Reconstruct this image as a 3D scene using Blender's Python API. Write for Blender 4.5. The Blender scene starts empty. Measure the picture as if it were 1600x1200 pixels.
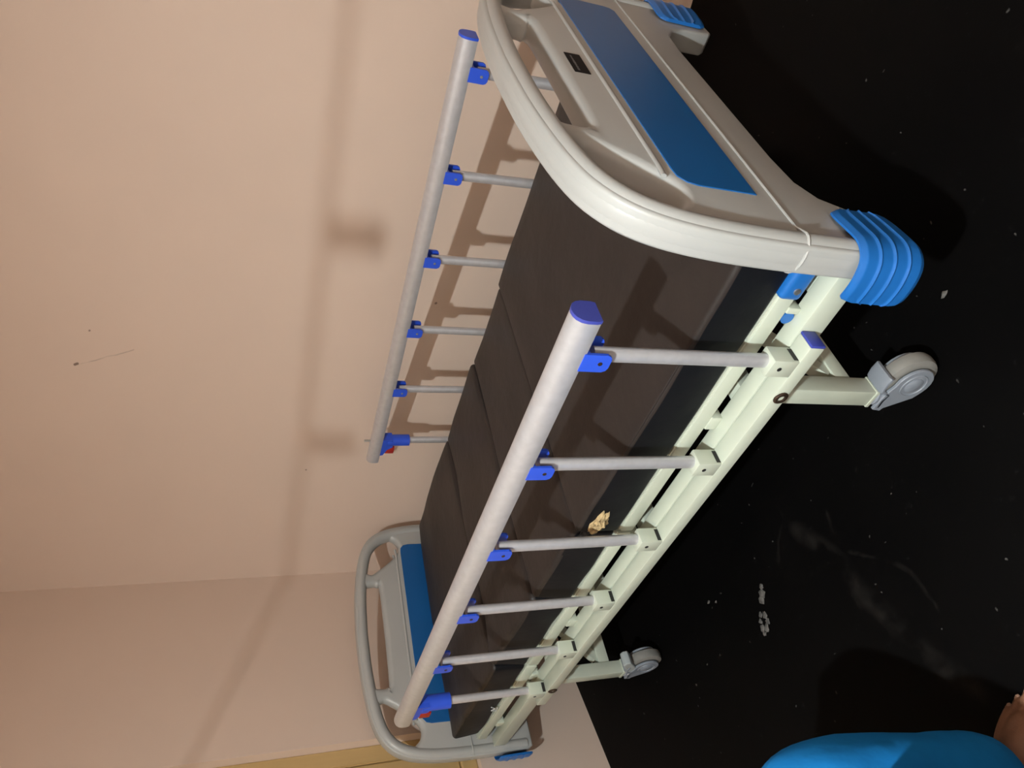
import bpy, bmesh, math, random
from mathutils import Vector, Matrix, noise
random.seed(7)
scene = bpy.context.scene
col = scene.collection

# ------------------------------------------------------------------ camera (phone held sideways: world up points to image left)
ZF = 0.03                                   # measured floor height; everything measured is lowered by it
cam_d = bpy.data.cameras.new('camera'); cam = bpy.data.objects.new('camera', cam_d); col.objects.link(cam)
r_ = Vector((0.68383888, 0.72896422, 0.03123387))
u_ = Vector((-0.27185331, 0.214832, 0.93805277))
f_ = Vector((-0.67709686, 0.64996799, -0.34508181))
cx, cy, cz = -u_, r_, -f_
cam.matrix_world = Matrix(((cx.x, cy.x, cz.x, 0.62442), (cx.y, cy.y, cz.y, -0.66183), (cx.z, cy.z, cz.z, 1.27574-ZF), (0, 0, 0, 1)))
cam_d.sensor_fit = 'HORIZONTAL'; cam_d.sensor_width = 36; cam_d.lens = 1133.813/1600*36
cam_d.clip_start = 0.02
scene.camera = cam
# ------------------------------------------------------------------ world, exposure (the lamp itself is in its builder, LAMP_* here)
w = bpy.data.worlds.new('world'); scene.world = w; w.use_nodes = True
w.node_tree.nodes['Background'].inputs[0].default_value = (0.02, 0.02, 0.022, 1)
w.node_tree.nodes['Background'].inputs[1].default_value = 0.2
scene.view_settings.view_transform = 'Standard'; scene.view_settings.look = 'None'
scene.view_settings.gamma = 1; scene.view_settings.use_curve_mapping = False
scene.view_settings.exposure = 0.0
LAMP_POS = Vector((0.478, -1.26, 2.189-ZF)); LAMP_R = 0.034
LAMP_COL = (0.92, 1.0, 1.0); LAMP_STRENGTH = 7250

# ------------------------------------------------------------------ materials
def nodes_of(name):
    m = bpy.data.materials.new(name); m.use_nodes = True
    nt = m.node_tree
    return m, nt, nt.nodes['Principled BSDF']
def N(nt, kind, **kw):
    n = nt.nodes.new(kind)
    for k, v in kw.items(): setattr(n, k, v)
    return n
def mat(name, c, rough=0.5, metal=0.0, var=0.06, scale=30, bump=0.0, bscale=80, spec=0.5, coat=0.0):
    m, nt, b = nodes_of(name)
    b.inputs['Roughness'].default_value = rough; b.inputs['Metallic'].default_value = metal
    b.inputs['Specular IOR Level'].default_value = spec
    b.inputs['Coat Weight'].default_value = coat
    tc = N(nt, 'ShaderNodeTexCoord'); nz = N(nt, 'ShaderNodeTexNoise')
    nz.inputs['Scale'].default_value = scale; nz.inputs['Detail'].default_value = 4
    nt.links.new(tc.outputs['Object'], nz.inputs['Vector'])
    rmp = N(nt, 'ShaderNodeValToRGB')
    rmp.color_ramp.elements[0].position = .3; rmp.color_ramp.elements[1].position = .7
    rmp.color_ramp.elements[0].color = (*[x*(1-var) for x in c], 1)
    rmp.color_ramp.elements[1].color = (*[min(1, x*(1+var)) for x in c], 1)
    nt.links.new(nz.outputs['Fac'], rmp.inputs['Fac']); nt.links.new(rmp.outputs['Color'], b.inputs['Base Color'])
    if bump:
        n2 = N(nt, 'ShaderNodeTexNoise'); n2.inputs['Scale'].default_value = bscale; n2.inputs['Detail'].default_value = 3
        nt.links.new(tc.outputs['Object'], n2.inputs['Vector'])
        bp = N(nt, 'ShaderNodeBump'); bp.inputs['Strength'].default_value = bump; bp.inputs['Distance'].default_value = .004
        nt.links.new(n2.outputs['Fac'], bp.inputs['Height']); nt.links.new(bp.outputs['Normal'], b.inputs['Normal'])
    return m
def segdist(nt, pos, a, b_):
    """node chain: distance from position to segment a-b"""
    a = Vector(a); b_ = Vector(b_); d = b_-a; L2 = d.length_squared
    s = N(nt, 'ShaderNodeVectorMath', operation='SUBTRACT'); nt.links.new(pos, s.inputs[0]); s.inputs[1].default_value = a
    dt = N(nt, 'ShaderNodeVectorMath', operation='DOT_PRODUCT'); nt.links.new(s.outputs[0], dt.inputs[0]); dt.inputs[1].default_value = d/L2
    cl = N(nt, 'ShaderNodeClamp'); nt.links.new(dt.outputs['Value'], cl.inputs[0])
    sc = N(nt, 'ShaderNodeVectorMath', operation='SCALE'); sc.inputs[0].default_value = d; nt.links.new(cl.outputs[0], sc.inputs['Scale'])
    s2 = N(nt, 'ShaderNodeVectorMath', operation='SUBTRACT'); nt.links.new(s.outputs[0], s2.inputs[0]); nt.links.new(sc.outputs[0], s2.inputs[1])
    ln = N(nt, 'ShaderNodeVectorMath', operation='LENGTH'); nt.links.new(s2.outputs[0], ln.inputs[0])
    return ln.outputs['Value']
def strokes(nt, pos, segs, wid, soft):
    """mask 0..1 of a stroke along segments"""
    cur = None
    for a, b_ in segs:
        o = segdist(nt, pos, a, b_)
        if cur is None: cur = o
        else:
            mn = N(nt, 'ShaderNodeMath', operation='MINIMUM'); nt.links.new(cur, mn.inputs[0]); nt.links.new(o, mn.inputs[1]); cur = mn.outputs[0]
    mr = N(nt, 'ShaderNodeMapRange'); nt.links.new(cur, mr.inputs[0])
    mr.inputs[1].default_value = wid+soft; mr.inputs[2].default_value = wid; mr.inputs[3].default_value = 0; mr.inputs[4].default_value = 1
    return mr.outputs[0]
def warped(nt, tc, scale, amt):
    nz = N(nt, 'ShaderNodeTexNoise'); nz.inputs['Scale'].default_value = scale; nz.inputs['Detail'].default_value = 5
    nt.links.new(tc, nz.inputs['Vector'])
    s = N(nt, 'ShaderNodeVectorMath', operation='SUBTRACT'); nt.links.new(nz.outputs['Color'], s.inputs[0]); s.inputs[1].default_value = (.5, .5, .5)
    sc = N(nt, 'ShaderNodeVectorMath', operation='SCALE'); nt.links.new(s.outputs[0], sc.inputs[0]); sc.inputs['Scale'].default_value = amt
    ad = N(nt, 'ShaderNodeVectorMath', operation='ADD'); nt.links.new(tc, ad.inputs[0]); nt.links.new(sc.outputs[0], ad.inputs[1])
    return ad.outputs[0], nz.outputs['Fac']
def mixc(nt, fac, a, b_):
    m = N(nt, 'ShaderNodeMix', data_type='RGBA')
    if isinstance(fac, float): m.inputs[0].default_value = fac
    else: nt.links.new(fac, m.inputs[0])
    for k, v in ((6, a), (7, b_)):
        if isinstance(v, tuple): m.inputs[k].default_value = (*v, 1)
        else: nt.links.new(v, m.inputs[k])
    return m.outputs[2]
def mul(nt, a, k):
    m = N(nt, 'ShaderNodeMath', operation='MULTIPLY'); nt.links.new(a, m.inputs[0])
    if isinstance(k, (int, float)): m.inputs[1].default_value = k
    else: nt.links.new(k, m.inputs[1])
    return m.outputs[0]

# room frame: the bed stands skewed in the room by 15.1 degrees
TH = math.radians(15.1)
RA = Vector((-2.188, 0.903, 0)); EX = Vector((math.cos(TH), math.sin(TH), 0)); EY = Vector((-math.sin(TH), math.cos(TH), 0))
def room(x, y, z): return RA+EX*x+EY*y+Vector((0, 0, z))

WALL_C = (0.70, 0.56, 0.47)
def wall_material(name, marks):
    m, nt, b = nodes_of(name)
    b.inputs['Roughness'].default_value = .55; b.inputs['Specular IOR Level'].default_value = .3
    tc = N(nt, 'ShaderNodeTexCoord').outputs['Object']
    n1 = N(nt, 'ShaderNodeTexNoise'); n1.inputs['Scale'].default_value = 2.2; n1.inputs['Detail'].default_value = 6; nt.links.new(tc, n1.inputs['Vector'])
    c = mixc(nt, n1.outputs['Fac'], tuple(x*.95 for x in WALL_C), tuple(x*1.05 for x in WALL_C))
    p, _ = warped(nt, tc, 9, .02)
    for segs, wid, soft, k in marks:
        c = mixc(nt, mul(nt, strokes(nt, p, segs, wid, soft), k), c, (.16, .10, .075))
    nt.links.new(c, b.inputs['Base Color'])
    n2 = N(nt, 'ShaderNodeTexNoise'); n2.inputs['Scale'].default_value = 14; n2.inputs['Detail'].default_value = 8; nt.links.new(tc, n2.inputs['Vector'])
    bp = N(nt, 'ShaderNodeBump'); bp.inputs['Strength'].default_value = .05; bp.inputs['Distance'].default_value = .006
    nt.links.new(n2.outputs['Fac'], bp.inputs['Height']); nt.links.new(bp.outputs['Normal'], b.inputs['Normal'])
    return m
def floor_material():
    m, nt, b = nodes_of('black_floor')
    b.inputs['Specular IOR Level'].default_value = .05
    tc = N(nt, 'ShaderNodeTexCoord').outputs['Object']
    n1 = N(nt, 'ShaderNodeTexNoise'); n1.inputs['Scale'].default_value = 3.5; n1.inputs['Detail'].default_value = 8; nt.links.new(tc, n1.inputs['Vector'])
    c = mixc(nt, n1.outputs['Fac'], (.0012, .0012, .0014), (.003, .0027, .0027))
    p, fac = warped(nt, tc, 14, .06)
    z = 0.0
    main = [((-.60, .06, z), (-.537, -.031, z)), ((-.537, -.031, z), (-.521, -.148, z)), ((-.521, -.148, z), (-.46, -.289, z)), ((-.46, -.289, z), (-.40, -.40, z))]
    thin = [((-.50, .04, z), (-.51, -.03, z)), ((-.51, -.03, z), (-.387, -.164, z)), ((-.387, -.164, z), (-.37, -.25, z)), ((-.62, .12, z), (-.72, .04, z))]
    rm = N(nt, 'ShaderNodeMapRange'); nt.links.new(fac, rm.inputs[0]); rm.inputs[1].default_value = .4; rm.inputs[2].default_value = .62
    c = mixc(nt, mul(nt, mul(nt, strokes(nt, p, main, .006, .022), rm.outputs[0]), .6), c, (.018, .016, .0145))
    c = mixc(nt, mul(nt, strokes(nt, p, thin, .001, .006), .15), c, (.035, .031, .028))
    # dust specks
    v = N(nt, 'ShaderNodeTexVoronoi'); v.inputs['Scale'].default_value = 26; nt.links.new(p, v.inputs['Vector'])
    mr = N(nt, 'ShaderNodeMapRange'); nt.links.new(v.outputs['Distance'], mr.inputs[0])
    mr.inputs[1].default_value = .085; mr.inputs[2].default_value = .03
    sp = N(nt, 'ShaderNodeSeparateColor'); nt.links.new(v.outputs['Color'], sp.inputs[0])
    gt = N(nt, 'ShaderNodeMath', operation='GREATER_THAN'); nt.links.new(sp.outputs[0], gt.inputs[0]); gt.inputs[1].default_value = .5
    c = mixc(nt, mul(nt, mul(nt, mr.outputs[0], gt.outputs[0]), .7), c, (.10, .095, .09))
    # scuffed dusty haze in patches
    n3 = N(nt, 'ShaderNodeTexNoise'); n3.inputs['Scale'].default_value = 38; n3.inputs['Detail'].default_value = 10; n3.inputs['Roughness'].default_value = .75; nt.links.new(tc, n3.inputs['Vector'])
    r3 = N(nt, 'ShaderNodeMapRange'); nt.links.new(n3.outputs['Fac'], r3.inputs[0]); r3.inputs[1].default_value = .6; r3.inputs[2].default_value = .8
    c = mixc(nt, mul(nt, r3.outputs[0], .5), c, (.03, .028, .028))
    nt.links.new(c, b.inputs['Base Color'])
    rr = N(nt, 'ShaderNodeMapRange'); nt.links.new(n1.outputs['Fac'], rr.inputs[0]); rr.inputs[3].default_value = .45; rr.inputs[4].default_value = .65
    nt.links.new(rr.outputs[0], b.inputs['Roughness'])
    bp = N(nt, 'ShaderNodeBump'); bp.inputs['Strength'].default_value = .15; bp.inputs['Distance'].default_value = .003
    nt.links.new(n3.outputs['Fac'], bp.inputs['Height']); nt.links.new(bp.outputs['Normal'], b.inputs['Normal'])
    return m
def wood_material():
    m, nt, b = nodes_of('ochre_wood'); b.inputs['Roughness'].default_value = .5
    tc = N(nt, 'ShaderNodeTexCoord').outputs['Object']
    mp = N(nt, 'ShaderNodeMapping'); mp.inputs['Scale'].default_value = (30, 30, 2); nt.links.new(tc, mp.inputs[0])
    n1 = N(nt, 'ShaderNodeTexNoise'); n1.inputs['Scale'].default_value = 1.0; n1.inputs['Detail'].default_value = 5; nt.links.new(mp.outputs[0], n1.inputs['Vector'])
    nt.links.new(mixc(nt, n1.outputs['Fac'], (.50, .345, .15), (.60, .42, .19)), b.inputs['Base Color'])
    return m
def emit_material(name, c, s):
    m, nt, b = nodes_of(name)
    b.inputs['Base Color'].default_value = (.8, .8, .8, 1)
    b.inputs['Emission Color'].default_value = (*c, 1); b.inputs['Emission Strength'].default_value = s
    return m

M = dict(
    floor=floor_material(),
    board=mat('cream_plastic', (.385, .39, .38), .38, var=.015, scale=6),
    paint=mat('cream_frame_paint', (.50, .54, .45), .38, var=.03, scale=12, coat=.2),
    alu=mat('brushed_aluminium', (.60, .60, .63), .4, metal=.55, var=.05, scale=60),
    blue=mat('royal_blue_plastic', (.025, .085, .62), .38, var=.03),
    blue2=mat('sky_blue_plastic', (.012, .125, .42), .36, var=.03),
    panel=mat('blue_panel', (.006, .095, .30), .42, var=.04, scale=5),
    navy=mat('cap_blue_plastic', (.045, .06, .34), .42, var=.03),
    red=mat('red_plastic', (.38, .02, .012), .4),
    vinyl=mat('brown_vinyl', (.0225, .0172, .0155), .52, var=.12, scale=8, bump=.4, bscale=26, spec=.36),
    border=mat('black_border_vinyl', (.004, .0045, .0065), .5, var=.1, scale=8, bump=.3, bscale=22, spec=.22),
    foam=mat('yellow_foam', (.42, .31, .16), .95, var=.35, scale=70, bump=.8, bscale=160),
    scrape=mat('white_scrape', (.5, .5, .5), .8, var=.3),
    bolt=mat('rusty_bolt', (.055, .034, .022), .5, metal=.6, var=.4, scale=150),
    steel=mat('zinc_steel', (.55, .55, .52), .35, metal=.9),
    dark=mat('dark_pin_and_shade', (.01, .01, .01), .6),  # dark pin heads, and painted shade for the socket slots and the tear
    grey=mat('grey_plastic', (.22, .245, .285), .42, var=.04),
    pedal=mat('pale_grey_plastic', (.36, .40, .41), .45, var=.04),
    tread=mat('grey_rubber', (.20, .195, .18), .7, var=.1),
    sticker=mat('black_sticker', (.006, .004, .004), .6, spec=.15),
    print=mat('sticker_print', (.10, .09, .09), .6),
    wood=wood_material(),
    ceil=mat('white_ceiling', (.78, .62, .51), .8, var=.03, scale=3),
    splat=mat('dried_paint', (.085, .08, .075), .8, var=.4, scale=80, bump=.6, bscale=90),
    trouser=mat('blue_cotton', (.008, .22, .62), .85, var=.1, scale=14, bump=.6, bscale=20, spec=.2),
    nail=mat('toenail', (.36, .22, .16), .4),
    shirt=mat('grey_cotton', (.3, .3, .32), .9, var=.08, scale=14),
    skin=mat('brown_skin', (.24, .115, .065), .5, var=.12, scale=25, bump=.25, bscale=120),
    hair=mat('black_hair', (.01, .008, .007), .6),
    stool=mat('red_stool_plastic', (.35, .04, .03), .4),
    cable=mat('clothesline_cord', (.05, .05, .06), .7),
    peg=mat('wooden_peg', (.4, .28, .15), .7),
    holder=mat('white_holder', (.7, .7, .68), .4),
    bulb=emit_material('lit_bulb', LAMP_COL, LAMP_STRENGTH),
)

# ------------------------------------------------------------------ mesh helpers (measured coordinates in, z lowered by ZF on build)
class MB:
    def __init__(s): s.v = []; s.f = []
    def add(s, vs, fs):
        o = len(s.v); s.v += [Vector(q) for q in vs]; s.f += [tuple(i+o for i in q) for q in fs]; return s
    def box(s, x0, x1, y0, y1, z0, z1, c=0.0):
        if c <= 0:
            v = [(x, y, z) for z in (z0, z1) for y in (y0, y1) for x in (x0, x1)]
            return s.add(v, [(0, 2, 3, 1), (4, 5, 7, 6), (0, 1, 5, 4), (2, 6, 7, 3), (0, 4, 6, 2), (1, 3, 7, 5)])
        bm = bmesh.new(); bmesh.ops.create_cube(bm, size=1)
        for q in bm.verts: q.co = Vector(((x0+x1)/2+q.co.x*(x1-x0), (y0+y1)/2+q.co.y*(y1-y0), (z0+z1)/2+q.co.z*(z1-z0)))
        bmesh.ops.bevel(bm, geom=bm.edges[:], offset=c, segments=2, affect='EDGES', profile=.5)
        return s.bm(bm)
    def bm(s, bm):
        bm.verts.index_update()
        s.add([q.co.copy() for q in bm.verts], [tuple(q.index for q in fc.verts) for fc in bm.faces]); bm.free(); return s
    def sweep(s, path, prof, up=(0, 0, 1), closed=False, caps=True):
        """prof: list of (side, up) offsets, or radius"""
        path = [Vector(q) for q in path]; n = len(path)
        if isinstance(prof, (int, float)):
            r = prof; prof = [(r*math.cos(a), r*math.sin(a)) for a in [2*math.pi*i/10 for i in range(10)]]
        k = len(prof); vs = []; up = Vector(up)
        for i, q in enumerate(path):
            if closed: t = path[(i+1) % n]-path[i-1]
            else: t = path[min(i+1, n-1)]-path[max(i-1, 0)]
            t.normalize(); sd = t.cross(up)
            if sd.length < 1e-4: sd = t.cross(Vector((0, 1, .01)))
            sd.normalize(); uu = sd.cross(t)
            vs += [q+sd*a+uu*b for a, b in prof]
        fs = []
        for i in range(n if closed else n-1):
            j = (i+1) % n
            for a in range(k):
                b = (a+1) % k
                fs.append((i*k+a, i*k+b, j*k+b, j*k+a))
        if caps and not closed:
            fs.append(tuple(range(k))[::-1]); fs.append(tuple(range((n-1)*k, n*k)))
        return s.add(vs, fs)
    def lathe(s, prof, c, axis, seg=24):
        """prof: list of (radius, along)"""
        ax = Vector(axis).normalized(); a = ax.orthogonal().normalized(); b = ax.cross(a); c = Vector(c); k = len(prof); vs = []
        for i in range(seg):
            t = 2*math.pi*i/seg; dr = a*math.cos(t)+b*math.sin(t)
            vs += [c+dr*r+ax*h for r, h in prof]
        fs = []
        for i in range(seg):
            j = (i+1) % seg
            for q in range(k-1): fs.append((i*k+q, j*k+q, j*k+q+1, i*k+q+1))
        if prof[0][0] > 1e-6: fs.append(tuple(i*k for i in range(seg))[::-1])
        if prof[-1][0] > 1e-6: fs.append(tuple(i*k+k-1 for i in range(seg)))
        return s.add(vs, fs)
    def prism(s, poly, d0, d1, axis='y'):
        """poly of two coordinates: axis y -> (x,z), axis x -> (y,z), axis z -> (x,y)"""
        def pt(a, b, d): return {'y': (a, d, b), 'x': (d, a, b), 'z': (a, b, d)}[axis]
        n = len(poly); vs = [pt(a, b, d0) for a, b in poly]+[pt(a, b, d1) for a, b in poly]
        fs = [tuple(range(n))[::-1], tuple(range(n, 2*n))]+[(i, (i+1) % n, n+(i+1) % n, n+i) for i in range(n)]
        return s.add(vs, fs)
    def map(s, fn): s.v = [Vector(fn(q)) for q in s.v]; return s
    def build(s, name, m, parent=None, zf=ZF, smooth=35, bevel=0, at=None):
        me = bpy.data.meshes.new(name)
        o0 = Vector(parent['_o']) if parent is not None else (Vector(at) if at else Vector((0, 0, 0)))
        me.from_pydata([q-Vector((0, 0, zf))-o0 for q in s.v], [], s.f)
        bm = bmesh.new(); bm.from_mesh(me); bmesh.ops.remove_doubles(bm, verts=bm.verts, dist=1e-6)
        bmesh.ops.recalc_face_normals(bm, faces=bm.faces); bm.to_mesh(me); bm.free()
        me.materials.append(m)
        if smooth:
            me.shade_smooth(); me.set_sharp_from_angle(angle=math.radians(smooth))
        o = bpy.data.objects.new(name, me); col.objects.link(o)
        ORG[o.name] = o0
        if parent is not None: o.parent = parent
        else: o.location = o0
        o['_o'] = tuple(o0) if parent is not None or at else (0.0, 0.0, 0.0)
        if bevel:
            bv = o.modifiers.new('bevel', 'BEVEL'); bv.width = bevel; bv.segments = 2; bv.limit_method = 'ANGLE'; bv.angle_limit = math.radians(40)
        return o
ORG = {}
def copy_at(o, off, parent=None):
    c = o.copy(); col.objects.link(c); c.parent = parent or o.parent; c.location = o.location+Vector(off); return c
def tag(o, label=None, cat=None, group=None, kind=None):
    if label: o['label'] = label
    if cat: o['category'] = cat
    if group: o['group'] = group
    if kind: o['kind'] = kind
    return o
def empty(name, loc):
    o = bpy.data.objects.new(name, None); col.objects.link(o); o.location = loc; o['_o'] = tuple(loc); o.empty_display_size = .1; return o
def catmull(pts, n=6, closed=False):
    pts = [Vector(q) for q in pts]; out = []; k = len(pts)
    for i in range(k if closed else k-1):
        p1, p2 = pts[i], pts[(i+1) % k]
        p0 = pts[i-1] if (closed or i > 0) else p1; p3 = pts[(i+2) % k] if (closed or i+2 < k) else p2
        for j in range(n):
            t = j/n
            out.append(.5*((2*p1)+(p2-p0)*t+(2*p0-5*p1+4*p2-p3)*t*t+(3*p1-p0-3*p2+p3)*t**3))
    if not closed: out.append(pts[-1])
    return out
def plate_solid(outline, holes, half, bev_o, bev_h, seg=4):
    """flat plate with holes and rounded edges, built row by row: verts (a, b, depth), faces"""
    def area(lp): return sum(lp[i-1][0]*lp[i][1]-lp[i][0]*lp[i-1][1] for i in range(len(lp)))/2
    def inset(lp, d):       # moves a counter-clockwise loop inwards by d
        out = []; n = len(lp)
        for i in range(n):
            t1 = (Vector(lp[i])-Vector(lp[i-1])).normalized(); t2 = (Vector(lp[(i+1) % n])-Vector(lp[i])).normalized()
            n1 = Vector((-t1.y, t1.x)); n2 = Vector((-t2.y, t2.x)); m = (n1+n2); m = m/max(m.length_squared/2, .6)
            out.append((lp[i][0]+m.x*d, lp[i][1]+m.y*d))
        return out
    vs = []; fs = []; caps = {1: [], -1: []}
    for k, lp in enumerate([outline]+holes):
        if area(lp) < 0: lp = lp[::-1]
        bev = bev_h if k else bev_o; rows = []; n = len(lp); sg = -1 if k else 1
        for side in (-1, 1):
            rng = range(seg+1) if side == 1 else range(seg, -1, -1)
            for q in rng:
                a = math.pi/2*q/seg
                rows.append((inset(lp, sg*bev*(1-math.cos(a))), side*(half-bev+bev*math.sin(a))))
        base = len(vs)
        for ring, d in rows: vs += [Vector((a, b, d)) for a, b in ring]
        for r in range(len(rows)-1):
            for i in range(n): fs.append((base+r*n+i, base+r*n+(i+1) % n, base+(r+1)*n+(i+1) % n, base+(r+1)*n+i))
        caps[-1].append(list(range(base, base+n))); caps[1].append(list(range(base+(len(rows)-1)*n, base+len(rows)*n)))
    for side in (-1, 1):
        bm = bmesh.new(); ids = []; es = []
        for l in caps[side]:
            bv = [bm.verts.new((vs[i].x, vs[i].y, 0)) for i in l]; ids += l
            es += [bm.edges.new((bv[i-1], bv[i])) for i in range(len(bv))]
        bm.verts.index_update()
        bmesh.ops.triangle_fill(bm, use_beauty=True, use_dissolve=False, edges=es, normal=(0, 0, 1))
        bm.verts.index_update()
        for fc in bm.faces: fs.append(tuple(ids[v.index] for v in fc.verts))
        bm.free()
    return vs, fs
def rounded_box(lo, hi, r, step, fn=None):
    """subdivided box with rounded edges, optional displacement fn(point)->point"""
    lo = Vector(lo); hi = Vector(hi); c = (lo+hi)/2; h = (hi-lo)/2; mb = MB()
    def ticks(hh):
        n = max(2, int(2*(hh-r)/step)); t = [-hh, -hh+r*.25, -hh+r*.6]+[-(hh-r)+2*(hh-r)*i/n for i in range(n+1)]+[hh-r*.6, hh-r*.25, hh]
        return t
    T = [ticks(h[i]) for i in range(3)]
    for ax in range(3):
        a, b = [(1, 2), (2, 0), (0, 1)][ax]
        for sg in (-1, 1):
            vs = []; na = len(T[a]); nb = len(T[b])
            for ta in T[a]:
                for tb in T[b]:
                    q = Vector((0, 0, 0)); q[ax] = sg*h[ax]; q[a] = ta; q[b] = tb
                    inn = Vector([max(-(h[i]-r), min(h[i]-r, q[i])) for i in range(3)])
                    d = q-inn
                    if d.length > 1e-9: q = inn+d.normalized()*r
                    q = c+q
                    vs.append(fn(q) if fn else q)
            mb.add(vs, [(i*nb+j, (i+1)*nb+j, (i+1)*nb+j+1, i*nb+j+1) for i in range(na-1) for j in range(nb-1)])
    return mb

# ------------------------------------------------------------------ the room
RX, RY, RH = 3.7, -3.45, 2.75
def room_box(mb, x0, x1, y0, y1, z0, z1):
    v = [room(x, y, z) for z in (z0, z1) for y in (y0, y1) for x in (x0, x1)]
    return mb.add(v, [(0, 2, 3, 1), (4, 5, 7, 6), (0, 1, 5, 4), (2, 6, 7, 3), (0, 4, 6, 2), (1, 3, 7, 5)])
fl = room_box(MB(), -.12, RX+.12, RY-.12, .12, -.06, 0).build('floor', M['floor'], zf=0, smooth=0); tag(fl, 'black cement floor with scuffs and dust', kind='structure')
def paint_at(x, z): return room(x, -.0, z)
marks_back = [([(paint_at(.973, 1.748), paint_at(.976, 1.742))], .004, .002, .85),
              ([(paint_at(.976, 1.735), paint_at(1.035, 1.585))], .0006, .0025, .35),
              ([(paint_at(1.27, .634), paint_at(1.272, .632))], .003, .002, .8),
              ([(paint_at(1.10, 1.70), paint_at(1.101, 1.699))], .002, .002, .7),
              ([(paint_at(.55, 1.02), paint_at(.551, 1.02))], .002, .002, .7)]
wm_back = wall_material('peach_wall_marked', marks_back); wm = wall_material('peach_wall', [])
tag(room_box(MB(), -.12, RX+.12, 0, .12, 0, RH).build('wall_back', wm_back, zf=0, smooth=0), 'peach plaster wall behind the bed', kind='structure')
# left wall with a window opening
WY0, WY1, WZ0, WZ1 = -1.95, -.770, .455, 1.95
lw = MB()
room_box(lw, -.12, 0, WY1, 0, 0, RH); room_box(lw, -.12, 0, RY, WY0, 0, RH)
room_box(lw, -.12, 0, WY0, WY1, 0, WZ0); room_box(lw, -.12, 0, WY0, WY1, WZ1, RH)
tag(lw.build('wall_left', wm, zf=0, smooth=0), 'peach plaster wall beyond the footboard', kind='structure')
tag(room_box(MB(), -.12, RX+.12, RY-.12, RY, 0, RH).build('wall_front', wm, zf=0, smooth=0), 'peach wall behind the camera', kind='structure')
tag(room_box(MB(), RX, RX+.12, RY, 0, 0, RH).build('wall_right', wm, zf=0, smooth=0), 'peach wall beyond the headboard', kind='structure')
tag(room_box(MB(), -.12, RX+.12, RY-.12, .12, RH, RH+.1).build('ceiling', M['ceil'], zf=0, smooth=0), 'plain pale ceiling', kind='structure')
win = MB()
D0, D1 = -.10, -.035
room_box(win, D0, D1, WY1-.055, WY1, WZ0, WZ1); room_box(win, D0, D1, WY0, WY0+.055, WZ0, WZ1)
room_box(win, D0, D1, WY0+.055, WY1-.055, WZ1-.055, WZ1); room_box(win, D0, D1, WY0+.055, WY1-.055, WZ0, WZ0+.055)
wo = tag(win.build('window_1', M['wood'], zf=0, smooth=0, bevel=.004), 'ochre wooden window frame set in the left wall', kind='structure')
mid = (WY0+WY1)/2
for a, b in ((WY0+.057, mid-.002), (mid+.002, WY1-.057)):
    sh = MB(); room_box(sh, -.085, -.05, a, b, WZ0+.057, WZ1-.057)
    so = sh.build('shutter', M['wood'], wo, zf=0, smooth=0, bevel=.004)
    for z0, z1 in ((WZ0+.13, (WZ0+WZ1)/2-.04), ((WZ0+WZ1)/2+.04, WZ1-.13)):
        ps = MB(); room_box(ps, -.052, -.042, a+.08, b-.08, z0, z1); ps.build('raised_panel', M['wood'], so, zf=0, smooth=0, bevel=.006)
# dried paint splat stuck on the floor
sp = MB()
for (x, y, r) in ((-.803, .024, .009), (-.812, .012, .013), (-.823, .000, .011), (-.836, -.036, .010), (-.850, -.028, .008), (-.862, -.040, .008), (-.866, -.056, .009), (-.852, -.062, .010), (-.838, -.052, .008), (-.868, -.070, .007)):
    n = 13; ring = [(x+r*(.6+.7*random.random())*math.cos(2*math.pi*i/n), y+r*(.6+.7*random.random())*math.sin(2*math.pi*i/n)) for i in range(n)]
    sp.add([(a, b, .0002) for a, b in ring]+[(x+(a-x)*.7, y+(b-y)*.7, .0022) for a, b in ring]+[(x, y, .003)],
           [(i, (i+1) % n, n+(i+1) % n, n+i) for i in range(n)]+[(n+i, n+(i+1) % n, 2*n) for i in range(n)])
sp.build('paint_splat', M['splat'], fl, zf=0)
for (x, y, r) in ((.028, .186, .010), (-1.03, .10, .008), (-1.0, .085, .006)):
    n = 9; s1 = MB(); ring = [(x+r*(.4+.9*random.random())*math.cos(2*math.pi*i/n), y+.6*r*(.4+.9*random.random())*math.sin(2*math.pi*i/n)) for i in range(n)]
    s1.add([(a, b, .0002) for a, b in ring]+[(x, y, .004)], [(i, (i+1) % n, n) for i in range(n)]); s1.build('dirt_crumb', M['splat'], fl, zf=0)

# ------------------------------------------------------------------ hospital bed
YC = .468
bed = empty('hospital_bed', (-.83, YC, 0))
tag(bed, 'cream and blue hospital bed frame on casters with folding aluminium side rails', 'bed')

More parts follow.
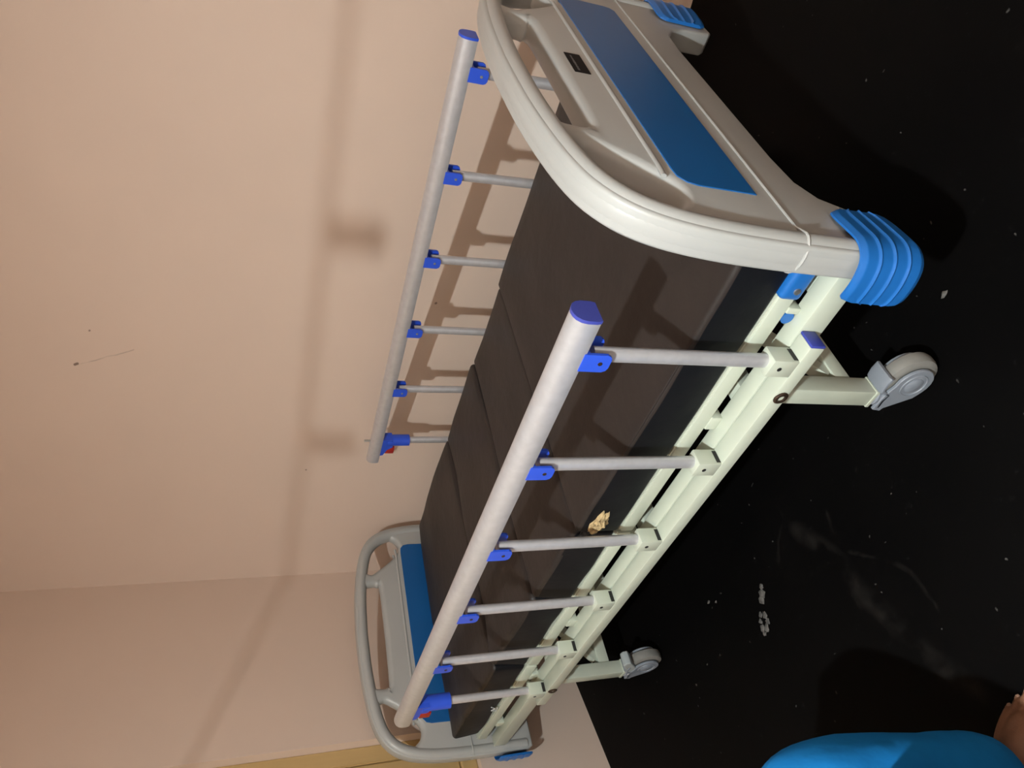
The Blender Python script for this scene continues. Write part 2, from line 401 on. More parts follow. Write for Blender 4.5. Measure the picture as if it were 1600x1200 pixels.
HALF = [(0, .912), (.12, .908), (.22, .898), (.30, .883), (.355, .862), (.398, .825), (.425, .772), (.440, .70), (.446, .62), (.448, .54), (.448, .44), (.448, .375)]
FOOT = [(.44, .357), (.345, .357), (.332, .37), (.328, .43), (.308, .468), (.27, .490), (.20, .496), (.08, .496)]
def mirror_loop(h): return h+[(-a, b) for a, b in h[::-1]]
def end_board(name, xface, th, zoff, out, label):
    xc = xface-th/2; half = th/2
    hr = catmull([(a, b, 0) for a, b in HALF], 4)
    right = [(q.x, q.y) for q in hr]+FOOT
    left = [(-a, b) for a, b in right[::-1]][:-1]
    outline = right+left
    outline = [(a, b) for i, (a, b) in enumerate(outline) if i == 0 or (abs(a-outline[i-1][0])+abs(b-outline[i-1][1])) > 1e-5]
    midh = catmull([(-.170, .813, 0), (0, .811, 0), (.170, .813, 0), (.188, .821, 0), (.192, .840, 0), (.176, .870, 0), (.08, .880, 0), (0, .883, 0), (-.08, .880, 0), (-.176, .870, 0), (-.192, .840, 0), (-.188, .821, 0)], 4, True)
    ch = [(.236, .842, 0), (.250, .815, 0), (.283, .770, 0), (.316, .736, 0), (.345, .725, 0), (.374, .736, 0), (.394, .770, 0), (.384, .803, 0), (.357, .830, 0), (.312, .852, 0), (.260, .864, 0)]
    c1 = catmull(ch, 4, True); c2 = [Vector((-q.x, q.y, 0)) for q in c1][::-1]
    vs, fs = plate_solid(outline, [[(q.x, q.y) for q in l] for l in (midh, c1, c2)], half-.003, .006, .017)
    mb = MB(); mb.add([(xc+v.z, YC+v.x, v.y) for v in vs], fs)
    # thick rounded rim running up the sides and over the top
    rr = half
    ol = catmull([(a, b, 0) for a, b in HALF], 5); path = []
    full = [Vector((-q.x, q.y, 0)) for q in ol[::-1]]+ol[1:]
    for i, q in enumerate(full):
        t = (full[min(i+1, len(full)-1)]-full[max(i-1, 0)]).normalized(); nrm = Vector((t.y, -t.x, 0))   # inward (path runs left to right over the top)
        path.append(Vector((xc, YC+q.x+nrm.x*.0205, q.y+nrm.y*.0205)))
    prof = [(.0215*math.cos(2*math.pi*i/20), (rr+.004)*math.sin(2*math.pi*i/20)) for i in range(20)]
    mb.sweep(path, prof, up=(1, 0, 0))
    # moulded ridge above the blue panel and seam line round the board
    for sx in (1, -1):
        xf = xc+sx*(half-.003)
        mb.sweep([(xf, YC-.312, .741), (xf, YC-.29, .739), (xf, YC+.31, .739), (xf, YC+.332, .741)], [(.0045*math.cos(2*math.pi*i/8), .003*math.sin(2*math.pi*i/8)) for i in range(8)], up=(1, 0, 0))
    loop = []
    for sy in (1, -1):
        for i in range(13):
            a = sy*(-math.pi/2+math.pi*i/12); ca, sa = math.cos(a), math.sin(a)
            loop.append((xc+(half+.0042)*sa, YC+sy*(.4270+.0222*ca), .567))
        sx = 1 if sy == 1 else -1
        for t in (.404, .398, -.398, -.404): loop.append((xc+sx*(half-.0028), YC+sy*t, .567))
    mb.sweep(loop, [(.0022*math.cos(2*math.pi*i/6), .0022*math.sin(2*math.pi*i/6)) for i in range(6)], closed=True)
    mb.map(lambda v: (v.x, v.y, v.z+zoff))
    bo = mb.build(name, M['board'], bed, smooth=50); bo['label'] = label
    # blue panel: rounded upper corners, sharp lower corners
    pl = [(-.330, .594), (.338, .594), (.350, .602), (.354, .615), (.354, .69), (.350, .708), (.338, .719), (.32, .721), (-.29, .721), (-.309, .719), (-.322, .708), (-.327, .69), (-.329, .60)]
    pm = MB().prism([(YC+a, b+zoff) for a, b in pl], xc-half+.0015, xc+half-.0015, 'x')
    po = pm.build('blue_panel', M['panel'], bo, smooth=20, bevel=.001)
    # bumpers wrapping the two lower outer corners
    for sy in (-1, 1):
        pts = [(half-.001, .350), (half+.004, .405), (half+.004, .435), (half-.008, .455), (half-.03, .464), (-half-.0, .466), (-half-.018, .464)]
        cp = catmull([(out*a, b, 0) for a, b in pts], 5)
        z0, z1 = .368+zoff, .484+zoff
        bmp = MB(); k = len(cp); prof = []
        zz = [0, .004, .010]+[.1]*0
        prof_o = []   # (outward offset, z) outer skin with three raised ribs
        for i in range(71):
            t = i/70; z = z0+(z1-z0)*t; off = .007-.004*max(0, 1-t/.08)-.004*max(0, (t-.92)/.08)
            for c in (.27, .5, .73): off += .0024*math.exp(-((t-c)/.022)**2)
            prof_o.append((off, z))
        P = []
        for i, q in enumerate(cp):
            t = (cp[min(i+1, k-1)]-cp[max(i-1, 0)]).normalized(); nn = Vector((t.y, -t.x, 0))
            if out < 0: nn = -nn
            u = i/(k-1); e = min(u/.10, (1-u)/.10, 1); cut = .016*(1-math.sqrt(max(0, 1-(1-e)**2)))
            zc = (z0+z1)/2; kz = 1-2*cut/(z1-z0)
            row = [(xc+q.x+nn.x*o, YC+sy*(q.y+nn.y*o), zc+(z-zc)*kz) for o, z in prof_o]+[(xc+q.x, YC+sy*q.y, zc+(z1-zc)*kz), (xc+q.x, YC+sy*q.y, zc+(z0-zc)*kz)]
            P.append(row)
        m_ = len(P[0]); bmp.add([v for r in P for v in r], [(i*m_+j, (i+1)*m_+j, (i+1)*m_+(j+1) % m_, i*m_+(j+1) % m_) for i in range(k-1) for j in range(m_)]+[tuple(range(m_)), tuple(range((k-1)*m_, k*m_))])
        bmp.build('corner_bumper', M['blue2'], bo, smooth=28)
    return bo, xc, half
hb, hxc, hh = end_board('headboard', .2018, .053, 0, 1, 'tall cream plastic headboard with three hand holes and blue panel')
fb, fxc, fh = end_board('footboard', -1.848, .048, -.032, -1, 'cream plastic footboard with three hand holes and blue panel')
# small black nameplate with a faint illegible line
XN = hxc+hh-.003
npl = MB().box(XN, XN+.0012, .459, .531, .757, .786).build('nameplate', M['sticker'], hb, smooth=0)
tx = MB(); y = .522
while y > .468:
    wd = random.uniform(.0018, .004); zt = random.uniform(.0025, .0045)
    tx.box(XN+.0012, XN+.0014, y-wd, y, .7765-zt*.5, .7765+zt*.5); y -= wd+.0012
tx.build('print_line', M['print'], hb, smooth=0)

# main side beams, cross beams
def my(y, s): return y if s == 0 else 2*YC-y
for s in (0, 1):
    y0, y1 = sorted((my(.037, s), my(.073, s)))
    MB().box(-1.84, .16, y0, y1, .421, .467, .004).build('side_beam', M['paint'], bed)
for x in (.10, -.15, -.575, -.88, -1.25, -1.428, -1.78):
    MB().box(x-.018, x+.018, .073, 2*YC-.073, .424, .46, .003).build('cross_beam', M['paint'], bed)
# mattress platform, four hinged sections
SEC = [(.138, -.570), (-.578, -.876), (-.884, -1.250), (-1.258, -1.83)]
for i, (xa, xb) in enumerate(SEC):
    pf = MB(); a, b = xb, xa
    for s in (0, 1):
        y0, y1 = sorted((my(.062, s), my(.088, s))); pf.box(a, b, y0, y1, .489, .519, .003)
    pf.box(a, a+.025, .088, 2*YC-.088, .489, .517); pf.box(b-.025, b, .088, 2*YC-.088, .489, .517)
    pf.box(a, b, .066, 2*YC-.066, .5185, .5215)
    pf.build('platform_section', M['paint'], bed)
for s in (0, 1):
    y0, y1 = sorted((my(.055, s), my(.096, s)))
    cp = rounded_box((.078, y0, .4855), (.152, y1, .5245), .009, .03).build('platform_cap', M['blue2'], bed, smooth=60)
    MB().lathe([(0, .0025), (.0055, .002), (.006, 0)], (.098, my(.055, s), .503), (0, -1 if s == 0 else 1, 0), 12).build('screw', M['steel'], cp)
    MB().box(.05, .062, *sorted((my(.060, s), my(.085, s))), .466, .490, .002).build('support_tab', M['paint'], bed)
    MB().lathe([(0, .002), (.011, .002), (.011, -.004)], (.040, my(.064, s), .479), (0, -1 if s == 0 else 1, 0), 16).build('tab_cap', M['blue2'], bed)
    MB().sweep([(.150, my(.075, s), .505), (.158, my(.075, s), .495), (.166, my(.075, s), .466)], .007).build('board_bracket', M['paint'], bed)
    for x in (-.215, -.60, -1.0, -1.33, -1.70):
        MB().box(x-.016, x+.016, *sorted((my(.060, s), my(.086, s))), .4665, .4895, .002).build('support_tab', M['paint'], bed)
# legs and casters
def caster(lx, ly, zl, name, parent_part, pedal, sw):
    """sw: +1 wheel trails towards +x"""
    wz, wr, wx = ZF+.0555, .0555, lx+sw*.047
    cs = MB().lathe([(0, .0), (.021, 0), (.024, -.004), (.024, -.018), (.019, -.022), (0, -.022)], (lx, ly, zl), (0, 0, 1), 20)
    # curved fork: two cheeks that sweep from the stem to a round hub cover, and a short roof between them
    def cheek(y0, y1):
        a0 = [(lx+sw*a, b) for a, b in ((-.023, zl-.010), (.020, zl-.010))]
        arc = [(wx+sw*.0400*math.sin(a), wz+.0400*math.cos(a)) for a in [math.radians(q) for q in range(-8, 215, 18)]]
        bk = [(lx+sw*.012, wz-.026), (lx-sw*.006, wz+.004), (lx-sw*.018, wz+.024), (lx-sw*.026, zl-.030)]
        cs.prism(a0+arc+bk, y0, y1, 'y')
    cheek(ly-.0255, ly-.0185); cheek(ly+.0185, ly+.0255)
    roof = [(lx-sw*.018, zl-.020), (lx+sw*.002, zl-.017), (lx+sw*.018, zl-.020)]+[(wx+sw*.062*math.sin(a), wz+.062*math.cos(a)) for a in [math.radians(q) for q in (-20, -5, 12)]]
    cs.sweep([(a, ly, b) for a, b in roof], [(-.0255, -.003), (.0255, -.003), (.0255, .004), (.018, .007), (-.018, .007), (-.0255, .004)])
    co = cs.build('caster', M['grey'], parent_part, smooth=35, bevel=.0015)
    wh = MB().lathe([(0, -.014), (.030, -.014), (.034, -.016), (.046, -.016), (.0535, -.012), (.0555, -.005), (.0555, .005), (.0535, .012), (.046, .016), (.034, .016), (.030, .014), (0, .014)], (wx, ly, wz), (0, 1, 0), 32)
    wh.build('wheel', M['tread'], co, smooth=40)
    for sg in (-1, 1):
        MB().lathe([(0, .0290), (.015, .0285), (.0185, .0265), (.0185, .0250)], (wx, ly, wz), (0, sg, 0), 24).build('hub_cover', M['grey'], co, smooth=40)
        MB().lathe([(.0245, .0250), (.0255, .0272), (.0275, .0272), (.0285, .0250)], (wx, ly, wz), (0, sg, 0), 28).build('hub_ring', M['grey'], co, smooth=40)
    if pedal:
        pd = MB(); pts = [(lx+sw*.016, zl-.030), (lx+sw*.020, zl-.004), (lx+sw*.078, zl+.034), (lx+sw*.092, zl+.030), (lx+sw*.096, zl+.016), (lx+sw*.050, zl-.022)]
        pd.prism(pts, ly-.024, ly+.016, 'y'); pd.build('brake_pedal', M['pedal'], co, smooth=30, bevel=.003)
    return co
LEGS = []
ZL = .147
for lx, pedal in ((-.150, False), (-1.428, True)):
    for s in (0, 1):
        y0, y1 = sorted((my(.072, s), my(.112, s)))
        lg = MB(); lg.box(lx-.019, lx+.019, y0, y1, ZL, .424, .003); lg.box(lx-.0205, lx+.0205, y0-.0015, y1+.0015, ZL-.004, ZL+.004, .001)
        lo = lg.build('leg', M['paint'], bed)
        caster(lx, (y0+y1)/2, ZL-.004, 'caster', lo, pedal, 1)
    MB().box(lx-.016, lx+.016, .112, 2*YC-.112, .185, .222, .003).build('leg_crossbar', M['paint'], bed)
    for s in (0, 1):
        MB().sweep([(lx, my(.13, s), .222), (lx, my(.36, s), .424)], [(-.012, -.012), (.012, -.012), (.012, .012), (-.012, .012)]).build('leg_brace', M['paint'], bed, smooth=0)

# folding side rails
PX0, PS = -.0127, .26
def side_rail(s, label):
    def fl_(mb):
        if s: mb.map(lambda v: (v.x, 2*YC-v.y, v.z))
        return mb
    base = fl_(MB().box(-1.388, .035, 0, .0362, .4385, .4665, .003)).build('side_rail', M['paint'], bed); base['label'] = label
    fl_(MB().box(.0345, .0395, .0005, .0357, .439, .466, .0015)).build('end_cap', M['navy'], base)
    for x in (-.077, -1.284):
        fl_(MB().lathe([(0, -.001), (.006, -.001), (.0065, .003), (.0105, .003), (.0132, .001), (.0132, -.006)], (x, 0, .4515), (0, -1, 0), 16)).build('bolt', M['bolt'], base, smooth=30)
    # top rail: rounded above, flat below
    pr = [(-.0185, -.019), (.0185, -.019), (.0205, -.012), (.0205, .002), (.0185, .010), (.0135, .0165), (.007, .0198), (0, .021), (-.007, .0198), (-.0135, .0165), (-.0185, .010), (-.0205, .002), (-.0205, -.012)]
    fl_(MB().sweep([(.055, .0205, .850), (-1.422, .0205, .847)], pr)).build('top_rail', M['alu'], base, smooth=40)
    fl_(MB().sweep([(.060, .0205, .850), (.0545, .0205, .850)], [(a*1.03, b*1.03) for a, b in pr])).build('rail_cap', M['blue' if s else 'navy'], base, smooth=40)
    blk = pst = hng = pin = bdot = None
    for i in range(6):
        off = (-PS*i, 0, 0)
        if i == 0:
            bm_ = MB().box(PX0-.0175, PX0+.0175, 0, .0345, .466, .5135, .002)
            blk = fl_(bm_).build('post_socket', M['paint'], base)
            bdot = fl_(MB().lathe([(0, .0008), (.0040, .0006), (.0042, -.002)], (PX0, 0, .4956), (0, -1, 0), 12)).build('socket_pin', M['dark'], base)
            slot_shade = fl_(MB().box(PX0+.0172, PX0+.0179, .004, .030, .467, .4755)).build('slot_shade_plate', M['dark'], base, smooth=0)  # slot is not cut: its shade is a dark plate on the face
            pp = [(.0128*math.cos(a), .0105*math.sin(a)) for a in [2*math.pi*q/14 for q in range(14)]]
            pst = fl_(MB().sweep([(PX0, .019, .505), (PX0-.0055, .0205, .812)], [(b, a) for a, b in pp], up=(1, 0, 0))).build('post', M['alu'], base, smooth=60)
        else:
            copy_at(blk, off); copy_at(bdot, off); copy_at(slot_shade, off); copy_at(pst, off)
        if i < 5:
            if i == 0:
                hx, hz = PX0-.0057, .805; hm = MB()
                tab = [(-.0165, .029), (.0165, .029), (.0165, -.008), (.0135, -.0135), (.008, -.016), (-.008, -.016), (-.0135, -.0135), (-.0165, -.008)]
                for ya, yb in ((0, .0045), (.0365, .041)): hm.prism([(hx+a, hz+b) for a, b in tab], ya, yb, 'y')
                hm.box(hx-.0165, hx+.0165, .0045, .0365, hz+.020, hz+.027)
                hng = fl_(hm).build('hinge_bracket', M['blue'], base, smooth=25)
                pin = [fl_(MB().lathe([(0, .0012), (.0032, .001), (.0036, 0), (.0036, -.003)], (hx, ya, hz), (0, dr, 0), 12)).build('hinge_pin', M['steel' if s else 'bolt'], base) for ya, dr in ((0, -1), (.041, 1))]
            else: copy_at(hng, off); [copy_at(q, off) for q in pin]
    # latch with grip sleeve and red button at the sixth post
    lx = PX0-.0057-5*PS; lt = MB()
    lt.sweep([(lx+.001, .0205, .735), (lx+.001, .0205, .740), (lx, .0205, .80), (lx, .0205, .812)], [(a, b) for a, b in [(.021*math.cos(t), .019*math.sin(t)) for t in [2*math.pi*q/14 for q in range(14)]]], up=(1, 0, 0))
    wdg = [(lx+.018, .832), (lx+.018, .795), (lx-.018, .790), (lx-.034, .808), (lx-.062, .818), (lx-.066, .832)]
    lt.prism(wdg, .003, .038, 'y')
    lo = fl_(lt).build('latch', M['blue'], base, smooth=35)
    fl_(MB().box(lx-.056, lx-.024, .002, .036, .782, .812, .002)).build('release_button', M['red'], lo)
    fl_(MB().lathe([(0, .0012), (.0036, .001), (.0036, -.003)], (lx-.002, .003, .803), (0, -1, 0), 12)).build('latch_pin', M['bolt'], lo)
    if s: fl_(MB().sweep([(lx-.004, .0205, .868), (lx-.004, .0205, .888)], .004)).build('lock_pin', M['steel'], lo)
    return base
side_rail(0, 'raised aluminium side rail nearer the camera')
side_rail(1, 'raised aluminium side rail along the back wall')

# ------------------------------------------------------------------ mattress (rests on the platform)
mt = empty('mattress', (-.85, YC, .519-ZF+.003))
tag(mt, 'dark brown vinyl folding mattress torn at one edge, lying on the bed', 'mattress')
MY0, MY1 = .064, .872
MSEC = [(-.574, .136), (-.879, -.5755), (-1.256, -.883), (-1.795, -1.2575)]
for i, (xa, xb) in enumerate(MSEC):
    def dsp(q, i=i, xa=xa, xb=xb):
        q = Vector(q); k = max(0, min(1, (q.z-.53)/.08))
        n1 = noise.noise(Vector((q.x*3.1, q.y*3.3, i*7.7))); n2 = noise.noise(Vector((q.x*11, q.y*5, i*3.1+q.z*6)))
        amp = .006 if i == 0 else .010
        q.z += k*(n1*amp+n2*.0025)
        if q.y < .12:
            q.y += .006*noise.noise(Vector((q.x*9, q.z*14, i)))*(1 if i else .35)
            if i in (1, 2): q.y += .010*k
        if i == 3:  # far end slumps outwards at the front corner
            e = max(0, min(1, (-1.5-q.x)/.3)); q.y -= .0*e
        if i == 0: q.z += 0
        return q
    ms = rounded_box((xa, MY0, .5228), (xb, MY1, .6205), .013 if i else .009, .028, dsp).build('mattress_section', M['vinyl'], mt, smooth=50)
    ms.data.materials.append(M['border'])
    for pg in ms.data.polygons:
        if pg.center.z < .607-.519 and abs(pg.normal.z) < .75: pg.material_index = 1
# welt along the near section's upper front edge
MB().sweep([(.128, MY0+.004, .617), (-.2, MY0+.004, .617), (-.568, MY0+.004, .617)], .0022).build('welt', M['vinyl'], mt)
# tear with crumbling foam
def ragged(c, rx, rz, ybase, depth, n, sd):
    rnd = random.Random(sd); mb = MB(); vs = []; rings = 5
    for j in range(rings):
        for i in range(n):
            a = 2*math.pi*i/n; k = 1-j/rings; rr = (.75+.5*rnd.random())*k
            vs.append((c[0]+rx*rr*math.cos(a), ybase-depth*(1-k)*(.4+1.2*rnd.random()), c[1]+rz*rr*math.sin(a)))
    vs.append((c[0], ybase-depth, c[1])); fs = []
    for j in range(rings-1):
        for i in range(n): fs.append((j*n+i, j*n+(i+1) % n, (j+1)*n+(i+1) % n, (j+1)*n+i))
    for i in range(n): fs.append(((rings-1)*n+i, (rings-1)*n+(i+1) % n, rings*n))
    return mb.add(vs, fs)
ragged((-.535, .580), .046, .021, MY0+.003, .016, 19, 3).build('torn_foam', M['foam'], mt, smooth=10)
ragged((-.592, .590), .032, .020, MY0+.006, .009, 13, 5).build('tear_shade_patch', M['dark'], mt, smooth=10)  # no opening here: the shade inside the tear is a black patch
MB().add([(-.598, MY0-.004, .606), (-.600, MY0+.002, .640), (-.612, MY0-.006, .600)], [(0, 1, 2)]).build('torn_flap', M['foam'], mt, smooth=0)
scr = MB()
for a, b, c_, d_ in ((-1.53, .552, -1.545, .536), (-1.545, .536, -1.56, .545), (-1.56, .545, -1.565, .53), (-1.54, .53, -1.57, .526)):
    scr.sweep([(a, MY0-.0045, b), (c_, MY0-.0045, d_)], .0016)
scr.build('scrape_mark', M['scrape'], mt)

# ------------------------------------------------------------------ lamp hanging from the ceiling behind the camera
lp = empty('pendant_lamp', LAMP_POS); tag(lp, 'small lit pendant lamp with a flat white cap hanging from the ceiling', 'lamp')
U0 = Vector((0, 0, 1))
MB().sweep([LAMP_POS+U0*.05, (LAMP_POS.x, LAMP_POS.y, RH-.02)], .003).build('cord', M['cable'], lp, zf=0)
MB().lathe([(0, 0), (.04, 0), (.04, -.012), (.02, -.025), (0, -.025)], (LAMP_POS.x, LAMP_POS.y, RH), (0, 0, 1), 24).build('ceiling_rose', M['holder'], lp, zf=0)
MB().lathe([(0, .0015), (.027, .0015), (.027, .012), (.016, .03), (.012, .052), (0, .054)], LAMP_POS, (0, 0, 1), 28).build('cap', M['holder'], lp, zf=0)
bu = MB(); bm = bmesh.new(); bmesh.ops.create_icosphere(bm, subdivisions=3, radius=LAMP_R)
for q in bm.verts: q.co = LAMP_POS+Vector((q.co.x, q.co.y, q.co.z*(.01 if q.co.z > 0 else .17)))
bu.bm(bm).build('bulb', M['bulb'], lp, zf=0)

# ------------------------------------------------------------------ clothesline strung across the room near the lamp (casts the soft band)
S1, S2 = Vector((.271, -.307, 1.788-ZF)), Vector((-.456, -.503, 1.802-ZF))
dv = (S1-S2).normalized()
def hit(o, d):
    ts = []
    for nrm, off in ((EX, 0), (EX, RX), (EY, 0), (EY, RY)):
        k = d.dot(nrm)
        if abs(k) > 1e-6:
            t = (off-(o-RA).dot(nrm))/k
            if t > 0: ts.append(t)
    return o+d*(min(ts)-.004)
cl = empty('clothesline', hit(S2, -dv)); tag(cl, 'thin dark three-strand cord strung high across the room', 'clothesline')
for k in (-1, 0, 1):
    dz = Vector((0, 0, .008*k))
    MB().sweep([hit(S2, -dv)+dz, S2+dz, S1+dz, hit(S1, dv)+dz], .0012).build('strand', M['cable'], cl, zf=0)
for c, hgt, wd, lb in ((Vector((.047, -.368, 1.758-ZF)), .058, .030, 'wide wooden peg clipped on the cord'), (Vector((-.227, -.442, 1.763-ZF)), .058, .016, 'narrow wooden peg clipped on the cord')):
    pg = empty('clothes_peg', c); tag(pg, lb, 'peg')
    for sg in (-1, 1):
        MB().box(-wd/2, wd/2, -.004, .004, -hgt/2, hgt/2, .001).map(lambda v: c+dv*v.x+dv.cross(Vector((0, 0, 1)))*(v.y+sg*(.006+.03*max(0, -v.z)*0))+Vector((0, 0, v.z))).build('jaw', M['peg'], pg, zf=0)

# ------------------------------------------------------------------ seated person at the frame's edge
F = Vector((.684, .729, 0)).normalized(); R_ = Vector((F.y, -F.x, 0)); U = Vector((0, 0, 1))
def skin_mesh(J, E, sub=2):
    me = bpy.data.meshes.new('tmp'); names = list(J); me.from_pydata([J[n][0] for n in names], [(names.index(a), names.index(b)) for a, b in E], [])
    ob = bpy.data.objects.new('tmp', me); col.objects.link(ob)
    sk = ob.modifiers.new('s', 'SKIN'); sk.use_smooth_shade = True
    for i, n in enumerate(names):
        r = J[n][1]; me.skin_vertices[0].data[i].radius = (r, r) if isinstance(r, float) else r
    me.skin_vertices[0].data[0].use_root = True
    sb = ob.modifiers.new('b', 'SUBSURF'); sb.levels = sub; sb.render_levels = sub
    dg = bpy.context.evaluated_depsgraph_get(); out = bpy.data.meshes.new_from_object(ob.evaluated_get(dg))
    vs = [v.co.copy() for v in out.vertices]; fs = [tuple(f.vertices) for f in out.polygons]
    bpy.data.objects.remove(ob); bpy.data.meshes.remove(me); bpy.data.meshes.remove(out); return vs, fs
kneeL = Vector((-.388, -.492, .462)); ankL = Vector((-.400, -.542, .080)); hipL = kneeL-F*.43+U*.045+R_*.02
pel = hipL+R_*.095; hipR = pel+R_*.095; kneeR = kneeL+R_*.185+F*.03; ankR = ankL+R_*.21-F*.02
chest = pel+U*.33+F*.02; neck = pel+U*.52+F*.03; head = neck+U*.135+F*.03
per = empty('person', Vector((pel.x, pel.y, 0))); tag(per, 'seated person in bright blue trousers with one bare foot on the floor', 'person')
body = MB()
J = {'pel': (pel, .13), 'wst': (pel+U*.16, .12), 'chest': (chest, .14), 'neck0': (neck-U*.05, .075), 'neck': (neck, .062), 'head': (neck+U*.06, .062)}
E = [('pel', 'wst'), ('wst', 'chest'), ('chest', 'neck0'), ('neck0', 'neck'), ('neck', 'head')]
for sd, sg, hp, kn, an in (('L', -1, hipL, kneeL, ankL), ('R', 1, hipR, kneeR, ankR)):
    sh = chest+U*.12+R_*.17*sg; el = sh-U*.27+R_*.05*sg+F*.04; wr = kn-F*.16+U*.085; wr = wr+R_*.01*sg
    J.update({'hip'+sd: (hp, .085), 'kn'+sd: (kn, .057), 'ca'+sd: (kn*.65+an*.35-F*.015, .052), 'an'+sd: (an, .036),
              'sh'+sd: (sh, .058), 'el'+sd: (el, .040), 'wr'+sd: (wr, .027)})
    E += [('pel', 'hip'+sd), ('hip'+sd, 'kn'+sd), ('kn'+sd, 'ca'+sd), ('ca'+sd, 'an'+sd), ('chest', 'sh'+sd), ('sh'+sd, 'el'+sd), ('el'+sd, 'wr'+sd)]
body.add(*skin_mesh(J, E))
def chain(pts, rad):
    JJ = {str(i): (Vector(p), r) for i, (p, r) in enumerate(zip(pts, rad))}
    body.add(*skin_mesh(JJ, [(str(i), str(i+1)) for i in range(len(pts)-1)]))
for sg, an, kn in ((-1, ankL, kneeL), (1, ankR, kneeR)):
    inn = R_*(-sg)          # towards the other foot: the big toe side
    heel = an-U*.050-F*.035
    ball = an-U*.058+F*.115
    chain([heel, an-U*.02, an+U*.03], [.033, .038, .036])
    chain([heel-U*.004, an-U*.038+F*.03, ball+inn*.008], [.030, .036, .027])
    chain([an-U*.02, an-U*.030+F*.06+inn*.012, ball+inn*.026-U*.004], [.034, .029, .020])
    chain([an-U*.03, an-U*.046+F*.06-inn*.02, ball-inn*.026-F*.012-U*.008], [.032, .024, .016])
    for i, (lt, ln, rd) in enumerate(((.036, .062, .0135), (.014, .060, .0095), (-.004, .052, .009), (-.020, .043, .0085), (-.034, .032, .0085))):
        b0 = ball+inn*lt-F*(.012*i*.8)-U*.006; t1 = b0+F*ln*.55+U*.004; t2 = b0+F*ln-U*.006
        b0.z = max(b0.z, rd+.004); t2.z = max(rd*.85, t2.z)
        chain([b0-F*.02, b0, t1, t2], [rd, rd, rd*.95, rd*.85])
    # hand resting on the thigh
    wr = kn-F*.16+U*.085+R_*.01*sg
    pc = wr+F*.055-U*.004
    chain([wr, pc, wr+F*.095-U*.006], [.025, .028, .024])
    for i, (lt, ln) in enumerate(((.030, .062), (.010, .074), (-.010, .069), (-.029, .054))):
        b0 = wr+F*.09+inn*lt-U*.004; chain([b0-F*.02, b0, b0+F*ln*.5+U*.004, b0+F*ln-U*.012], [.009, .009, .0085, .0075])
    tb = wr+F*.03+inn*.024; chain([tb-inn*.01, tb+F*.02+inn*.014-U*.002, tb+F*.05+inn*.022-U*.01], [.012, .0105, .0085])
# head with face
def blob(c, rx, ry, rz):
    bm = bmesh.new(); bmesh.ops.create_icosphere(bm, subdivisions=3, radius=1)
    for q in bm.verts: q.co = c+R_*q.co.x*rx+F*q.co.y*ry+U*q.co.z*rz
    body.bm(bm)
blob(head+U*.02, .073, .09, .095); blob(head-U*.05+F*.025, .052, .062, .062)
blob(head+F*.098-U*.018, .014, .018, .020); blob(head+F*.088+U*.0, .009, .014, .03)
blob(head+F*.082-U*.055, .026, .012, .007); blob(head+F*.08-U*.067, .022, .012, .007)
for sg in (-1, 1): blob(head+R_*.075*sg-F*.005, .010, .022, .032); blob(head+R_*.03*sg+F*.078+U*.012, .013, .01, .008)
bo = body.build('body', M['skin'], per, zf=0, smooth=180)
rm = bo.modifiers.new('remesh', 'REMESH'); rm.mode = 'VOXEL'; rm.voxel_size = .0055; rm.use_smooth_shade = True
sm = bo.modifiers.new('smooth', 'SMOOTH'); sm.factor = .5; sm.iterations = 3
for sg, an in ((-1, ankL), (1, ankR)):
    inn = R_*(-sg); ball = an-U*.058+F*.115
    for i, (lt, ln, rd) in enumerate(((.036, .062, .0135), (.014, .060, .0095), (-.004, .052, .009), (-.020, .043, .0085), (-.034, .032, .0085))):
        t2 = ball+inn*lt-F*(.012*i*.8)+F*ln*.94; t2.z = rd*1.75
        bm = bmesh.new(); bmesh.ops.create_icosphere(bm, subdivisions=1, radius=1)
        for q in bm.verts: q.co = t2+R_*q.co.x*rd*.6+F*q.co.y*rd*.6+U*(q.co.z*.0025-q.co.y*.003)
        MB().bm(bm).build('toenail', M['nail'], per, zf=0)
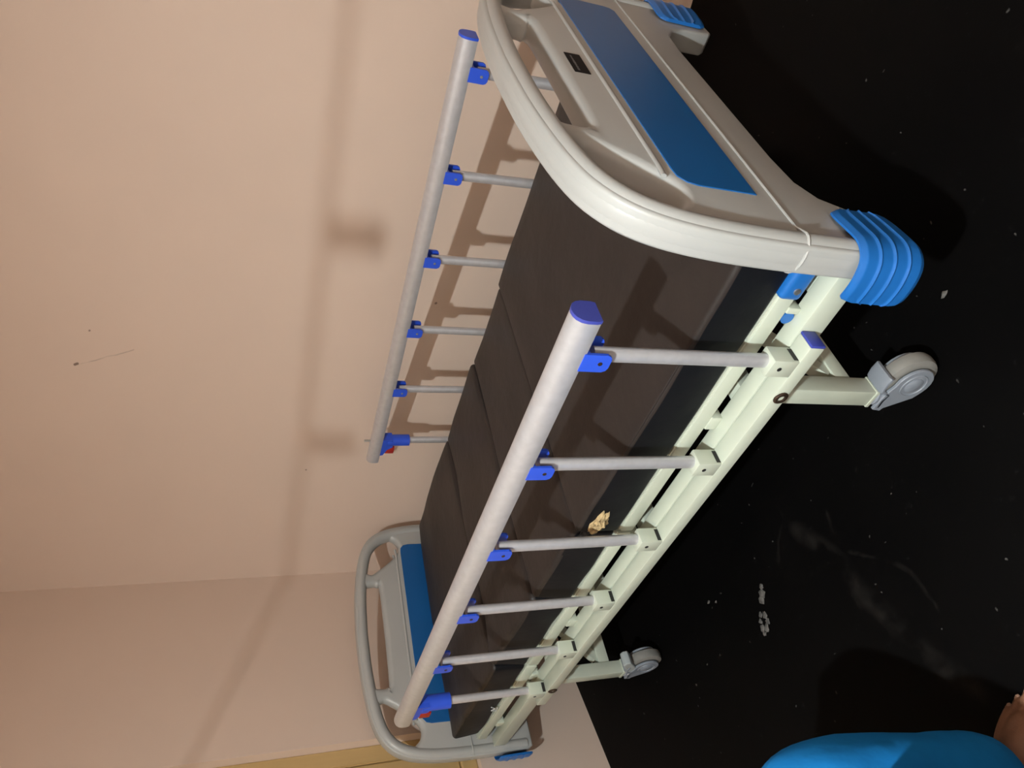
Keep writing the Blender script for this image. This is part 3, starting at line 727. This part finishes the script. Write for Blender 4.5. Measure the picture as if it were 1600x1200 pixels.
# trousers: wide straight legs
TJ = {'pel': (pel, .15), 'wst': (pel+U*.12, .135)}; TE = [('pel', 'wst')]
for sd, hp, kn, an in (('L', hipL, kneeL, ankL), ('R', hipR, kneeR, ankR)):
    TJ.update({'h'+sd: (hp+U*.0, .112), 't'+sd: (hp*.45+kn*.55+U*.004, .098), 'k'+sd: (kn-F*.004-U*.005, .086), 's'+sd: (kn*.62+an*.38+F*.004, .078), 's2'+sd: (kn*.3+an*.7+F*.006, .080), 'c'+sd: (an-U*.035+F*.004, .084)})
    TE += [('pel', 'h'+sd), ('h'+sd, 't'+sd), ('t'+sd, 'k'+sd), ('k'+sd, 's'+sd), ('s'+sd, 's2'+sd), ('s2'+sd, 'c'+sd)]
tv, tf = skin_mesh(TJ, TE, 3)
def wrinkle(v):
    n = noise.noise(Vector((v.x*16, v.y*16, v.z*7)))*.004+noise.noise(v*30)*.0018
    rd = (v-Vector((pel.x, pel.y, v.z))); rd = rd.normalized() if rd.length > 0 else Vector((0, 0, 0))
    v = v+rd*n
    if v.z < .07: v.z = .07+(v.z-.07)*.1
    return v
tr = MB(); tr.add([wrinkle(v) for v in tv], tf); tr.build('trousers', M['trouser'], per, zf=0, smooth=60)
SJ = {'w': (pel+U*.06, .165), 'm': (pel+U*.20, .172), 'm2': (pel+U*.27, .180), 'c': (chest+U*.03, .185), 'n': (neck-U*.045, .095)}
SE = [('w', 'm'), ('m', 'm2'), ('m2', 'c'), ('c', 'n')]
for sd, sg in (('L', -1), ('R', 1)):
    sh = chest+U*.12+R_*.17*sg; SJ['s'+sd] = (sh, .078); SJ['e'+sd] = (sh-U*.17+R_*.032*sg+F*.025, .070); SE += [('c', 's'+sd), ('s'+sd, 'e'+sd)]
st = MB(); st.add(*skin_mesh(SJ, SE, 2)); st.build('shirt', M['shirt'], per, zf=0, smooth=60)
hr = MB(); bm = bmesh.new(); bmesh.ops.create_icosphere(bm, subdivisions=4, radius=1)
for q in bm.verts:
    k = 1 if (q.co.z > -.15 and q.co.y < .35) or q.co.z > .55 else .8
    q.co = head+U*.03-F*.008+(R_*q.co.x*.082+F*q.co.y*.095+U*q.co.z*.098)*k
hr.bm(bm).build('hair', M['hair'], per, zf=0)
# stool under the person
stl = empty('plastic_stool', Vector((pel.x, pel.y, 0))); tag(stl, 'square red plastic stool under the seated person', 'stool')
seat_z = pel.z-.140
def loc(a, b, z): return Vector((pel.x, pel.y, 0))+F*a+R_*b+U*z
MB().box(-.15, .15, -.15, .15, seat_z-.03, seat_z, .01).map(lambda v: loc(v.x, v.y, v.z)).build('seat', M['stool'], stl, zf=0)
for a in (-1, 1):
    for b in (-1, 1):
        MB().sweep([loc(a*.125, b*.125, seat_z-.025), loc(a*.155, b*.155, 0)], [(-.018, -.018), (.018, -.018), (.018, .018), (-.018, .018)]).build('leg', M['stool'], stl, zf=0, smooth=0)

for o in bpy.data.objects:
    if '_o' in o: del o['_o']
